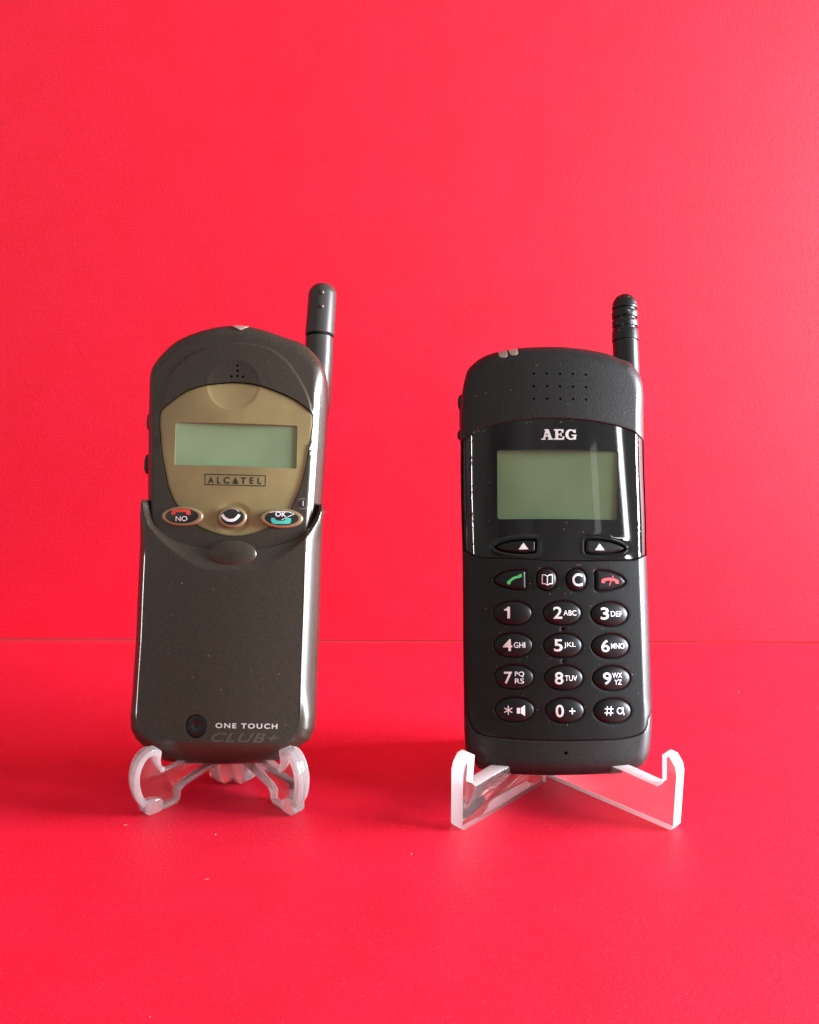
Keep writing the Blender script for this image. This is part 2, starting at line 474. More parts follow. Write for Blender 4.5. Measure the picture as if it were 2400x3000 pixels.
# ================================================================== bronze flip phone
PA = place('mobile_phone', (-55.176, 242.000, 12.488), ((0.999848, 0.017452, 0.000000), (-0.005969, 0.341968, -0.939693), (-0.016400, 0.939550, 0.342020)), 'dark bronze flip phone with closed cover, gold display panel and round nav key', 'mobile phone', 'mobile phones on clear stands')
outA = spline([(-1.71, 136.25), (-9.15, 135.66), (-16.08, 133.83), (-22.18, 131.11)] + [(-26.23, 127.62), (-29.05, 123.82)] + [(-30.24, 119.75), (-30.24, 112.22), (-29.46, 95.25), (-28.77, 81.71), (-27.35, 53.89), (-25.93, 22.74), (-24.98, 13.6), (-21.72, 5.58), (-14.8, 1.49)] + [(-0.87, 0.74), (12.97, 1.98)] +
             [(19.64, 5.97), (23.74, 14.03), (24.27, 23.32), (24.95, 55.18), (25.91, 83.65), (26.44, 101.9), (26.49, 114.86), (26.07, 120.86), (24.76, 124.62), (22.27, 127.88), (18.56, 130.84), (13.29, 132.66), (4.91, 135.22)], .9)
archA = spline([(-25.11, 108.72), (-24.11, 114.23), (-22.8, 118.92), (-20.1, 122.37), (-16.94, 124.99), (-13.31, 126.85), (-8.82, 128.13), (-4.72, 128.84), (-0.59, 129.13), (3.57, 128.77), (7.74, 127.9), (11.12, 126.12), (14.1, 123.82), (16.69, 120.46), (18.87, 117.09), (20.63, 113.74), (21.75, 110.8), (22.46, 107.87)], .4, closed=False)
archpoly = np.vstack([archA, [(archA[-1][0], 70), (archA[0][0], 70)]])
dishC, dishR = [(-2.38, 115.66)][0], (22.5, 21.6)
dishC = np.array(dishC); dishR = (.382*21.8, .382*21.2)
dish_ring = lambda k: ellipse(dishC, dishR[0]*k, dishR[1]*k, 90)
crestA = lambda x: -(x-.3)**2/(2*170)
def fA(x, y):
    X = np.c_[x, y]; d = dist(X, outA)
    z = crestA(x)+bend(d, np.maximum(2.4+1.4*smooth((x-15)/8), 4.6*smooth((np.abs(y-67)-46)/14)), np.maximum(3.0+1.8*smooth((x-15)/8), 4.4*smooth((np.abs(y-67)-46)/14)), y, 67)
    z = z+.14*np.exp(-((d-1.9)/.2)**2)*smooth((118-y)/10)
    di = dist(X, archA, False)*np.where(inside(X, archpoly), 1, -1)
    z = z-.45*(1-smooth((di+.4)/.8))*smooth(d/2.5)*smooth((y-92)/8)
    r = np.hypot((x-dishC[0])/dishR[0], (y-dishC[1])/dishR[1])
    z = z-np.where(r < 1, (.45*(1-r**2))+.05*smooth((1-r)*14), 0)
    return z
gold_out = spline([(-25.24, 107.46), (-22.32, 110.24), (-18.37, 113.06), (-15.16, 114.47), (-12.32, 115.28), (-6.19, 116.23), (-2.09, 116.52), (4.1, 115.99), (10.34, 114.19), (16.6, 111.56), (20.79, 108.89), (22.61, 107.12), (22.9, 104.52), (22.67, 101.59), (22.06, 95.33), (21.05, 89.11), (19.65, 82.92)] +
                  [(18.13, 78.85), (16.39, 74.61), (13.83, 72.27), (10.12, 70.31), (7.53, 69.12), (3.8, 68.11), (0.05, 67.66), (-3.74, 67.98), (-7.56, 69.05), (-11.04, 70.51), (-15.34, 73.29), (-18.58, 77.25), (-20.25, 80.1), (-21.56, 83.15)] +
                  [(-22.42, 86.29), (-23.98, 92.46), (-25.04, 99.5), (-25.48, 103.68)], .6)
holesA = [ellipse(p, .42, .42, 14) for p in [(-1.3, 121.93), (-1.23, 120.23), (-3.08, 118.41), (-1.23, 118.53), (0.59, 118.35)]]
well = offset(ccw(gold_out), -.16)
bandA = [offset(ccw(outA), d) for d in RIM+(1.45, 1.6, 1.75, 1.9, 2.05, 2.2, 2.35)]
stepA = [archA+np.array([0, 0])]+[np.vstack([offset(archA, t)[1:-1]]) for t in (-1.0, -.7, -.4, -.15, .15, .4, .7, 1.0)]
ringsA = [dish_ring(k) for k in (.2, .4, .6, .8, .93, .97, 1.0, 1.03)]
pwr = np.array([(20.88, 78.32)][0])
body = patch('body', outA, fA, M['bronze'], PA, holes=[well]+holesA, grid=1.1, extra=bandA+stepA+ringsA, hole_skirt=1.4,
             sides=[(0.0, -9), (0.25, -15), (0.8, -19), (2.0, -22), (4.0, -23.4)], cap=True)
patch('earpiece_mesh', ellipse(dishC+np.array([.3, 3.6]), 4, 3.4), lambda x, y: fA(x, y)-1.25, M['black'], PA, skirt=0)

lcdA = [(-20.24, 103.56), (18.13, 103.06), (18.33, 89.35), (-19.9, 89.92)]
lcdA_poly = round_poly(lcdA, .4)
fG = lambda x, y: fA(x, y)*0+crestA(x)-.62-np.where(np.hypot((x-dishC[0])/dishR[0], (y-dishC[1])/dishR[1]) < 1, .42*(1-np.hypot((x-dishC[0])/dishR[0], (y-dishC[1])/dishR[1])**2)+.07*smooth((1-np.hypot((x-dishC[0])/dishR[0], (y-dishC[1])/dishR[1]))*14), 0)
navc = np.array([(-0.59, 73.47)][0])
def fG2(x, y):
    r = np.hypot(x-navc[0], (y-navc[1])/.86)
    return fG(x, y)-.5*(1-smooth((r-4.2)/1.9))
panel = patch('display_panel', gold_out, fG2, M['gold'], PA, holes=[lcdA_poly], grid=1.0, ew=.9, eh=.35, extra=ringsA+[ellipse(navc, r, r*.86, 70) for r in (4.2, 4.6, 5, 5.4, 5.8, 6.2)], hole_skirt=1.3, skirt=1.0)
lo, hi = np.min(lcdA, 0)-1, np.max(lcdA, 0)+1
patch('screen', rrect(lo[0], lo[1], hi[0], hi[1], .5), lambda x, y: x*0-2.05, M['lcd_a'], panel, grid=2, skirt=.5)
# maker's name in its frame
bx = np.array([(-10.1, 87.12), (8.97, 86.92), (9.03, 83.43), (-9.92, 83.55)]); cx = bx.mean(0)
inner = cx+(bx-cx)*np.array([.978, .83])
decal('name_frame', [(bx, [inner])], fG2, M['ink_black'], panel, lift=.04)
lettering('maker_name', [('A', [(-8.87, 86.08), (-7.15, 84.09)], .03), ('L', [(-6.08, 86.17), (-4.97, 84.09)], .03), ('C', [(-4.05, 86.16), (-2.17, 84.06)], .03), ('T', [(1.3, 86.17), (2.97, 84.1)], .03), ('E', [(4.13, 86.22), (5.27, 84.15)], .03), ('L', [(6.52, 86.22), (7.66, 84.15)], .03)], fG2, M['ink_black'], panel)
decal('name_triangle', [[(-1.28, 84.07), (-0.41, 86.26), (0.7, 84.07)]], fG2, M['ink_black'], panel)

def key_a(center, rx, ry, z0, h=1.5):
    base = lambda x, y: crestA(x)+z0+h
    P = ellipse(center, rx, ry, 64)
    k = patch('key', P, base, M['bezel'], PA, holes=[ellipse(center, rx*.80, ry*.76, 56)], grid=.8, ew=.7, eh=.6, skirt=h+.6, hole_skirt=.25)
    f = lambda x, y: base(x, y)-.12+.25*(1-np.hypot((x-center[0])/(rx*.8), (y-center[1])/(ry*.76))**2)
    patch('key_face', ellipse(center, rx*.80, ry*.76, 56), f, M['key_face'], k, grid=.7, skirt=.3)
    return k, f
kc = [(-16.22, 73.58), (-0.59, 73.47), (14.54, 73.43)]
k, f = key_a(kc[0], 6.6, 3.05, -.3); 
red = round_poly([(-19.62, 73.95), (-19.61, 74.87), (-19.3, 75.43), (-18.55, 75.69), (-16.66, 75.76), (-14.64, 75.76), (-13.84, 75.53), (-13.47, 74.98), (-13.36, 73.97), (-14.67, 73.94), (-14.83, 74.56), (-15.2, 74.77), (-16.61, 74.77), (-17.89, 74.72), (-18.18, 74.47), (-18.21, 73.91)], .1)
decal('handset_mark', [red], f, M['ink_red'], k)
lettering('legend', [('NO', [(-18.07, 73.51), (-14.36, 71.98)], .012)], f, M['ink_white'], k)
k, f = key_a(kc[1], 4.4, 3.30, -.55, 1.3)
arcn = np.array([(-3.73, 74.2), (-3.01, 73.22), (-2.07, 72.62), (-0.96, 72.43), (0.12, 72.66), (1.01, 73.36), (1.61, 74.29)])
decal('chevron_mark', [stroke(spline(arcn, .3, closed=False), .88)], f, M['ink_white'], k)
arct = np.array([(-3.33, 75.5), (-2.52, 75.88), (-1.13, 76.06), (0.32, 75.87), (1.47, 75.27)])
decal('highlight_line', [stroke(spline(arct, .3, closed=False), .2)], f, M['ink_white'], k)  # highlight along the key's upper edge, painted as a white arc
k, f = key_a(kc[2], 6.5, 3.05, -.3)
tealP = round_poly([(11.41, 73.41), (12.44, 73.43), (12.7, 73.01), (13.17, 72.65), (14.4, 72.54), (15.52, 72.69), (15.92, 73.43), (17.41, 73.46), (17.53, 72.6), (17.25, 71.92), (16.56, 71.69), (14.43, 71.62), (12.39, 71.62), (11.71, 71.88), (11.41, 72.49)], .1)
decal('handset_mark', [tealP], f, M['ink_teal'], k)
lettering('legend', [('OK', [(12.67, 75.41), (15.96, 73.86)], .008)], f, M['ink_white'], k)
decal('white_lines', [stroke(np.array([(10.79, 75.06), (12, 75.33), (14.44, 75.47), (16.58, 75.44), (18.3, 74.95)]), .16), stroke(np.array([(14.54, 72.85), (16.48, 73.81), (18.43, 74.89)]), .14)], f, M['ink_white'], k)  # thin white arc and diagonal line drawn over the key
fP = lambda x, y: fA(x, y)
pk = patch('power_key', ellipse(pwr, 1.45, 1.42, 36), lambda x, y: fA(x, y)+.35, M['bronze_dark'], PA, grid=.5, ew=.5, eh=.4, skirt=.6)
decal('power_mark', [stroke(np.array([(pwr[0], pwr[1]-.85), (pwr[0], pwr[1]+.0), (pwr[0], pwr[1]+.85)]), .26)], lambda x, y: fA(x, y)+.37, M['ink_silver'], pk)
a_ = np.linspace(math.radians(60), math.radians(330), 26)
decal('power_ring', [stroke(np.c_[pwr[0]+1.62*np.cos(a_), pwr[1]+1.6*np.sin(a_)], .2)], lambda x, y: fA(x, y), M['grey_ink'], pk)

# ---- flip cover over the lower half
topc = spline([(-27.77, 78.74), (-27.25, 76.33), (-26.34, 73.86), (-24.66, 70.84), (-22.26, 68.6), (-18.74, 66.39), (-13.76, 64.77), (-7.68, 63.82), (-0.15, 63.61), (7.36, 64.01), (13.34, 65.24), (18.91, 67.42), (21.85, 69.75), (24, 73.21), (25.11, 76.21), (25.65, 78.4)], .6, closed=False)
fl = np.vstack([topc,
    [(26.32, 79.14)], [(26.54, 77.69), (26.56, 71.81), (26.46, 61.45), (26.51, 49.59), (26.46, 37.77), (26.4, 26.2), (26.48, 13.73), (26.09, 9.74), (24.83, 6.67)], [(22.81, 5.32), (20.49, 3.36)], [(18.21, 1.44), (15.57, 0.19), (10.64, -0.5), (-0.79, -1), (-12.34, -0.95), (-18.04, -0.5), (-21.61, 0.54), (-24.01, 2.71), (-26, 4.79)],
    [(-27.32, 6.09), (-28.76, 9.29), (-29.24, 13.02), (-29.21, 23.5), (-29.09, 35.35), (-29.35, 48.49), (-29.52, 60.21)] + [(-29.66, 66.52), (-29.63, 72.8), (-29.6, 78.08), (-28.94, 79.04)]])
fl = resample(ccw(fl), .6)
yA = 74.0
def fF(x, y):
    X = np.c_[x, y]; d_out = dist(X, flside, False); dt = dist(X, topc, False)
    wdt = 1.4+5.2*smooth(1.25*(1-np.abs((x-.3)/26)))
    q = np.clip(dt/wdt, 0, 1.2)
    z = crestA(x)*.9+2.6-2.2*np.where(q < .9, 1-q, np.where(q < 1.1, (1.1-q)**2/.4, 0))-.25*np.clip(1-dt/.35, 0, 1)**2
    bot = smooth((9-y)/6)
    z = z+bend(d_out, np.maximum(2.9+1.4*smooth((x-15)/8), 5*smooth((16-y)/12)), np.maximum(3.4+2.0*smooth((x-15)/8), 5*smooth((16-y)/12)), np.minimum(y, 60), 65)*(1-.5*smooth((y-66)/9))
    z = z-2.2*smooth((6.5-y)/6.5)
    z = z+np.where(x < 0, .46, .10)*np.exp(-((d_out-np.where(x < 0, 2.6, 4.1))/.2)**2)*smooth((y-10.5)/4)*smooth((66-y)/6)
    return z
keep_ = dist(fl, topc, False) > .35
i0 = [i for i in range(len(fl)) if keep_[i] and not keep_[i-1]][0]
flside = np.array([fl[(i0+k) % len(fl)] for k in range(len(fl)) if keep_[(i0+k) % len(fl)]])
mag = np.array([(-8.17, 10.7)][0])
ridge = [offset(ccw(fl), d) for d in (2.2, 2.3, 2.4, 2.5, 2.6, 2.7, 2.8, 2.9, 3.0, 3.9, 4.0, 4.1, 4.2, 4.3)]
flip = patch('flip_cover', fl, fF, M['bronze'], PA, holes=[ellipse(mag, 3.35, 3.45, 48)], grid=1.0, extra=[offset(ccw(fl), d) for d in RIM]+ridge+[topc+np.array([0, -t]) for t in (.15, .4, .8, 1.3, 2, 2.7, 3.4, 4, 4.6, 5.2, 5.6, 6, 6.4, 6.8, 7.2)], hole_skirt=2.2,
             sides=[(0.05, -7.5), (0.3, -10), (1.2, -11)], sharp=30)
# round socket with a dimple
def fS(x, y):
    r = np.hypot(x-mag[0], y-mag[1]); return crestA(x)+2.6-.9+.35*smooth((r-.9)/.6)-.2*smooth((r-2.2)/.8)
patch('ringer_opening', ellipse(mag, 3.33, 3.43, 48), fS, M['satin'], flip, grid=.4, skirt=.6, ew=.4, eh=.25)
lettering('series_name', [('ONE TOUCH', [(-2.33, 11.8), (15.88, 10.31)], .022, 0, 1.25)], fF, M['ink_silver'], flip)
lettering('model_name', [('CLUB+', [(-3.56, 9.01), (16.3, 6.27)], .015, .35, 1.1)], fF, M['ink_dim'], flip)
tab_c = [(-0.15, 62.1)][0]
fT = lambda x, y: fF(x, np.minimum(y, 61.0))*0+crestA(x)+1.35+1.3*np.sqrt(np.maximum(0, 1-np.minimum(1, np.hypot((x-tab_c[0])/7.6, (y-tab_c[1])/4.25))**2))
patch('thumb_tab', ellipse(tab_c, 7.55, 4.2, 60), fT, M['bronze'], flip, grid=.6, extra=[ellipse(tab_c, 7.55*k, 4.2*k, 60) for k in (.99, .97, .94, .9, .85, .78)], skirt=1.6)

# LED wedge on the top edge
led = round_poly([(-4.21, 135.63), (-2.73, 134.52), (-1.27, 133.63), (0.12, 134.46), (1.5, 135.51), (-1.5, 136.37)], .4)
patch('signal_lamp', led, lambda x, y: -.25+crestA(x)+bend(np.maximum(.02, np.minimum(4.6, dist(np.c_[x, y], outA)*np.where(inside(np.c_[x, y], outA), 1, 0))), 4.6, 4.4, y, 67)+.5, M['clear_lens'], PA, grid=.5, ew=.25, eh=.15, skirt=1.5)

# side keys
c = [(-32.73, 106.02)][0]; pill('side_key', (c[0]+1.9, c[1], -12), (1.5, 3.2, 2.0), M['satin'], PA)
c = [(-32.23, 91.91)][0]; pill('side_key', (c[0]+1.5, c[1], -12), (1.6, 3.4, 2.0), M['satin'], PA)

# antenna
zA = -17
t0, t1, t2 = [(22.74, 156.36), (22.83, 148), (22.51, 137.79)]
rA = 4.75
axis = lambda y: t2[0]+(t1[0]-t2[0])*(y-t2[1])/(t1[1]-t2[1])
ytop = t0[1]; ybase = t2[1]
prof = [(ytop-rA*.9*(1-math.sin(a)), rA*math.cos(a)) for a in np.linspace(math.radians(88), 0, 12)]
rings = [(axis(y), y, zA, max(.05, r), max(.05, r)) for y, r in prof]+[(axis(ybase+.35), ybase+.35, zA, rA*1.03, rA*1.03), (axis(ybase+.1), ybase+.1, zA, rA*1.0, rA*1.0)]
ant = tube('antenna', rings, M['antenna_grey'], PA)
for p in [(23.11, 151.48), (23.17, 146.59)]:
    pill('grip_bump', (p[0], p[1], zA+rA-.1), (1.0, .95, .75), M['antenna_grey'], ant, e=1)
tube('antenna_groove', [(axis(ybase), ybase+.15, zA, rA*.9, rA*.9), (axis(ybase), ybase-.4, zA, rA*.9, rA*.9)], M['black'], ant)
low = [(22.48, 136.95), (22.49, 131.23), (22.32, 125.78), (21.88, 114.48), (20.96, 107.82), (19.71, 101.08), (17.47, 93.79)]
rad = [4.65, 4.7, 4.75, 4.95, 5.1, 5.2, 5.2]
tube('antenna_base', [(p[0], p[1], zA+.3, r, r*.98) for p, r in zip(low, rad)], M['antenna_grey'], PA)

# ================================================================== black candybar phone
PB = place('mobile_phone', (43.931, 238.000, 11.120), ((0.999997, 0.002618, 0.000000), (-0.000895, 0.342019, -0.939693), (-0.002460, 0.939689, 0.342020)), 'black candybar phone with glossy black display window and white numbered oval keys', 'mobile phone', 'mobile phones on clear stands')
outB = spline([(-3.46, 130.63), (-11.02, 130.22), (-17.51, 129.14)] + [(-21.2, 127.84), (-23.87, 125.98), (-25.76, 123.96), (-26.55, 121.35)] + [(-27.24, 118.01), (-27.73, 109.75), (-27.89, 100.66), (-27.95, 88.73), (-27.79, 76.82), (-27.53, 64.95), (-27.49, 52.02), (-27.47, 35.95), (-27.35, 20.04), (-27.2, 9.74), (-26.49, 4.58)] +
              [(-24.57, 3.25), (-23.88, 1.27), (-21.85, 0.09), (-15.65, -0.68), (-6.71, -0.96), (4.48, -0.88), (15.67, -0.6), (22.52, 0.21), (26.24, 1.89), (28.07, 4.77), (28.97, 10.05), (29.35, 17.96), (29.43, 26.04), (29.48, 39.11), (29.44, 61.57), (29.69, 78.11), (29.69, 94.94), (30.07, 110.73), (30.3, 117.5), (29.78, 121.18), (28.47, 123.97), (26.16, 126.43)] +
              [(22.47, 127.61), (18.52, 128.9), (12.61, 129.89), (4.53, 130.6)], .9)
cB = .6
crestB = lambda x: -(x-cB)**2/(2*105)
WB = 3.4
def fB0(x, y):
    d = dist(np.c_[x, y], outB); return crestB(x)+bend(d, WB+1.5*smooth((np.abs(y-65)-46)/14), 2.8+1.2*smooth((np.abs(y-65)-46)/14), y, 65)
def rimB(x, y, s=.16):
    d = dist(np.c_[x, y], outB); return s*np.where(x < 0, 1, .15)*np.exp(-((d-2.9)/.2)**2)*smooth((118-y)/8)*smooth((y-14)/5)
curve1 = spline([(-29.3, 99.77), (-26.65, 101.05), (-24.37, 102.3), (-22.84, 103.46), (-18.28, 104.95), (-10.68, 106.09), (-1.19, 106.63), (6.39, 106.41), (13.96, 105.77), (21.5, 104.43), (26.38, 102.89), (28.05, 101.85), (31.22, 100.7)], .7, closed=False)
curve2 = spline([(-30.95, 67.85), (-27.42, 66.18), (-26.13, 65.25), (-23.73, 63.76), (-13.16, 63.12), (1.67, 62.45), (16.51, 62.68), (24.69, 63.11), (26.75, 63.89), (29.95, 65.02)], .7, closed=False)
curve3 = spline([(-30.58, 18.64), (-26.38, 15.61), (-25.51, 13.44), (-24.63, 12.06), (-22.65, 10.86), (-13.82, 9.8), (-2.77, 9.4), (8.28, 9.43), (19.34, 9.89), (24.69, 11.2), (26.74, 12.93), (27.96, 15.97), (30.71, 18.36)], .7, closed=False)
hood_p, rest = cut(outB, curve1); disp_p, rest = cut(rest, curve2); keyp_p, chin_p = cut(rest, curve3)
bandB = [offset(ccw(outB), d) for d in RIM+(2.5, 2.6, 2.7, 2.8, 2.9, 3.0, 3.1, 3.2, 3.3)]
def seam_drop(x, y, cs, w=.45, h=.35):
    z = 0
    for c_ in cs:
        d = dist(np.c_[x, y], c_, False); t = np.clip(1-d/w, 0, 1); z = z-h*(1-np.sqrt(np.maximum(0, 1-t*t)))
    return z
def seam_pts(c_): return [np.c_[c_[:, 0], c_[:, 1]+t] for t in (-.5, -.4, -.28, -.16, -.07, .07, .16, .28, .4, .5)]
# rear housing: side walls and back
LB = ccw(outB); zb = fB0(LB[:, 0], LB[:, 1]); bm = bmesh.new(); nn = normals_of(LB)
prev = [bm.verts.new((LB[i][0], LB[i][1], zb[i])) for i in range(len(LB))]
for ins, zz in ((0, -9), (.15, -13), (.5, -17), (1.6, -20.5), (4.2, -22)):
    ring = [bm.verts.new((LB[i][0]+nn[i][0]*ins, LB[i][1]+nn[i][1]*ins, zz)) for i in range(len(LB))]
    for i in range(len(LB)): bm.faces.new((prev[i-1], prev[i], ring[i], ring[i-1]))
    prev = ring
bm.faces.new(prev)
from_bm('rear_housing', bm, M['charcoal'], PB)

fHood = lambda x, y: fB0(x, y)+seam_drop(x, y, [curve1], .5, .5)+rimB(x, y, .07)
eh = [ellipse(p, .40, .40, 14) for p in [(-5.49, 120.93), (-1.47, 120.9), (2.64, 120.87), (6.66, 120.84), (10.76, 120.72), (-5.56, 116.86), (-1.46, 116.87), (2.59, 116.8), (6.61, 116.77), (10.7, 116.7), (-5.59, 112.85), (-1.5, 112.86), (2.59, 112.79), (6.59, 112.76), (10.64, 112.69)]]
hood = patch('earpiece_cover', hood_p, fHood, M['charcoal'], PB, holes=eh, grid=1.0, extra=bandB+seam_pts(curve1), skirt=.0, hole_skirt=1.0)
patch('earpiece_mesh', rrect(-10, 114, 12, 128, 1), lambda x, y: crestB(x)-1.2, M['black'], hood, grid=3, skirt=0)
lip = patch('cover_lip', np.vstack([curve1[4:-4], (curve1[4:-4]+np.array([0, 1.6]))[::-1]]), lambda x, y: fB0(x, y)-1.3, M['gloss'], hood, grid=1, skirt=0)

# display panel
lcdB = np.array([(-17.01, 97.02), (20.74, 96.81), (19.78, 75.18), (-17.18, 75.31)]); win = round_poly(lcdB, 1.0)
fD = lambda x, y: fB0(x, y)-.6+seam_drop(x, y, [curve2], .4, .3)+rimB(x, y, .44)
sk = [(-17.94, 66.69), (-16.07, 67.7), (-13.09, 68.42), (-9.36, 68.73), (-6.09, 68.7), (-5.87, 68.29), (-5.92, 65.6), (-6.15, 65.22), (-9.42, 64.95), (-13.13, 65.28), (-16.09, 65.83)]
sk2 = [(9.65, 68.44), (9.88, 68.85), (12.97, 68.82), (16.68, 68.46), (20, 67.53), (21.83, 66.53), (20.69, 65.85), (17.7, 65.17), (14.34, 64.79), (11.38, 64.86), (9.75, 65.15), (9.57, 65.6)]
def tight(P, r=.25): return round_poly(P, r, 3)
sk, sk2 = resample(tight(sk), .35), resample(tight(sk2), .35)
wells = [offset(ccw(sk), -.55), offset(ccw(sk2), -.55)]
def fD2(x, y):
    z = fD(x, y)
    for w_ in wells:
        X = np.c_[x, y]; d = dist(X, w_)
        z = z+.13*np.exp(-((d-.55)/.4)**2)
    return z
disp = patch('display_panel', disp_p, fD2, M['gloss'], PB, holes=[win]+wells, grid=1.0, extra=bandB+seam_pts(curve2)+[offset(w_, -t) for w_ in wells for t in (.15, .35, .55, .8, 1.1)], skirt=.8, hole_skirt=1.6)
patch('screen', offset(ccw(win), -.8), lambda x, y: x*0-2.95, M['lcd_b'], disp, grid=2, skirt=.4)
patch('window_pane', offset(densify(ccw(win), 1.5), .02), lambda x, y: crestB(x)-.72, M['pane'], disp, grid=2.2, skirt=.0)
for P, w_ in ((sk, 0), (sk2, 1)):
    k = patch('soft_key', P, lambda x, y: fD(x, y)+.1, M['rubber'], disp, grid=.7, ew=.8, eh=.6, skirt=1.4)
    tri = [(-9.45, 68.05), (-10.96, 65.96), (-7.95, 65.97)] if w_ == 0 else [(13.8, 67.85), (12.37, 65.83), (15.3, 65.84)]
    decal('arrow_mark', [tri], lambda x, y: fD(x, y)+.12, M['ink_white'], k)
    patch('key_well', offset(ccw(P), -.9), lambda x, y: fD(x, y)-1.3, M['black'], disp, grid=2, skirt=0)
# maker's name in slab serifs
g0, g1 = [(-3.51, 99.95), (7.49, 103.27)]
def U(pts): return np.array([(g0[0]+(g1[0]-g0[0])*u/103, g0[1]+(g1[1]-g0[1])*v/30.5) for u, v in pts])
def garc(cx_, cy_, rx0, ry0, rx1, ry1, a0, a1, n=40):
    a = np.radians(np.linspace(a0, a1, n)); return [(cx_+rx0*math.cos(t), cy_+ry0*math.sin(t)) for t in a]+[(cx_+1+rx1*math.cos(t), cy_+ry1*math.sin(t)) for t in a[::-1]]
AEGp = [U(q) for q in (
    [(5, 1), (10, 1), (18.5, 27), (20, 30.5), (13.5, 30.5)], [(13.5, 30.5), (22, 30.5), (32, 1), (23, 1)], [(8, 8.5), (25, 8.5), (24, 12.5), (9.5, 12.5)],
    [(0, 0), (13, 0), (13, 3.6), (0, 3.6)], [(19.5, 0), (35, 0), (35, 3.6), (19.5, 3.6)], [(9, 27.3), (17, 27.3), (17, 30.5), (9, 30.5)],
    [(41, 1), (49.5, 1), (49.5, 29), (41, 29)], [(37, 26.6), (65, 26.6), (65, 30.5), (37, 30.5)], [(60.5, 20.5), (65, 20.5), (65, 28), (58, 28)],
    [(48, 13.4), (58, 13.4), (58, 17.2), (48, 17.2)], [(56, 10), (59, 10), (59, 20.6), (56, 20.6)], [(37, 0), (66, 0), (66, 4), (37, 4)], [(59, 2), (66, 2), (67, 10), (62.5, 10)],
    garc(86, 15.2, 16, 15.3, 8, 11.2, 38, 322), [(94, 1), (101, 1), (101, 13), (94, 13)], [(88, 11.2), (103, 11.2), (103, 15), (88, 15)], [(95, 20), (100.5, 20), (100.5, 30.5), (98, 30.5), (93, 26)])]
decal('maker_name', AEGp, fD, M['ink_silver'], disp, lift=.05)

# keypad shell and keys
fK = lambda x, y: fB0(x, y)-.05+seam_drop(x, y, [curve2], .5, .4)+seam_drop(x, y, [curve3], .5, .45)+rimB(x, y, .10)
keys = []
KS = dict(call=[(-18.61, 56.6), (-17.86, 57.71), (-16.18, 58.83), (-13.95, 59.43), (-9.5, 59.66), (-8.99, 59.22), (-8.96, 54.12), (-9.52, 53.71), (-13.28, 54), (-16.59, 54.95), (-17.99, 55.75)],
          end=[(12.12, 59.27), (12.72, 59.68), (16.42, 59.36), (20.08, 58), (21.58, 56.34), (20.35, 55.04), (16.25, 53.74), (12.74, 53.4), (12.12, 53.81)])
for nm in KS: keys.append((nm, resample(round_poly(KS[nm], .5, 4), .4), None))
for nm, p, rx, ry in (('book', [(-2.78, 56.83)], 2.95, 3.25), ('clear', [(6.25, 56.78)], 2.95, 3.25)): keys.append((nm, ellipse(p[0], rx, ry, 56), p[0]))
for nm, p in zip('123456789*0#', [(-13.08, 46.69), (1.71, 46.73), (16.15, 46.48), (-13.03, 37.16), (1.72, 37.09), (16.14, 36.95), (-12.9, 27.76), (1.77, 27.62), (16.22, 27.48), (-12.85, 18.24), (1.89, 18.1), (16.24, 17.96)]):
    keys.append((nm, ellipse(p, 5.55, 3.5, 64), p))
dots = [ellipse(p, .42, .42, 14) for p in [(1.75, 41.99), (1.77, 32.47)]]
kwells = [offset(ccw(P), -.22) for _, P, _ in keys]
def fK2(x, y):
    z = fK(x, y)
    for w_ in kwells+dots:
        lo_, hi_ = w_.min(0)-1, w_.max(0)+1
        m_ = (x > lo_[0]) & (x < hi_[0]) & (y > lo_[1]) & (y < hi_[1])
        if m_.any():
            d = dist(np.c_[x[m_], y[m_]], w_); z[m_] -= .22*(1-smooth(d/.5))
    return z
keypad = patch('keypad', keyp_p, fK2, M['keypad'], PB, holes=kwells+dots, grid=.9, extra=bandB+seam_pts(curve2)+seam_pts(curve3)+[offset(w_, -t) for w_ in kwells for t in (.12, .25, .4, .55)], skirt=.6, hole_skirt=1.0)
patch('key_membrane', rrect(keyp_p[:, 0].min()+4.8, keyp_p[:, 1].min()+6, keyp_p[:, 0].max()-4.8, keyp_p[:, 1].max()-3.5, 4), lambda x, y: crestB(x)-1.1, M['black'], keypad, grid=3, skirt=0)
LEG = {
 '2': [('2', [(-1.09, 48.63), (1.56, 45.01)]), ('ABC', [(2.02, 47.57), (6.4, 45.98)])], '3': [('3', [(13.23, 48.45), (15.74, 44.8)]), ('DEF', [(16.44, 47.36), (20.33, 45.76)])],
 '4': [('4', [(-16.12, 38.96), (-13.38, 35.42)]), ('GHI', [(-12.83, 38.07), (-9.09, 36.38)])], '5': [('5', [(-1.1, 38.97), (1.5, 35.35)]), ('JKL', [(1.96, 38.07), (5.91, 36.31)])], '6': [('6', [(13.11, 38.82), (15.68, 35.18)]), ('MNO', [(16.2, 37.85), (20.91, 36.2)])],
 '7': [('7', [(-15.91, 29.37), (-13.51, 25.86)]), ('PQ', [(-12.63, 29.41), (-9.59, 27.8)]), ('RS', [(-12.65, 27.44), (-9.69, 25.94)])], '8': [('8', [(-1.03, 29.37), (1.48, 25.72)]), ('TUV', [(2.04, 28.37), (6.12, 26.77)])],
 '9': [('9', [(13.43, 29.26), (15.95, 25.65)]), ('WX', [(16.35, 29.13), (19.73, 27.63)]), ('YZ', [(16.94, 27.12), (19.48, 25.66)])],
 '0': [('0', [(-0.97, 19.87), (1.45, 16.22)]), ('+', [(3, 18.95), (4.84, 17.11)])], 'clear': [('C', [(4.81, 58.59), (8.01, 54.72)])]}
LW = .62
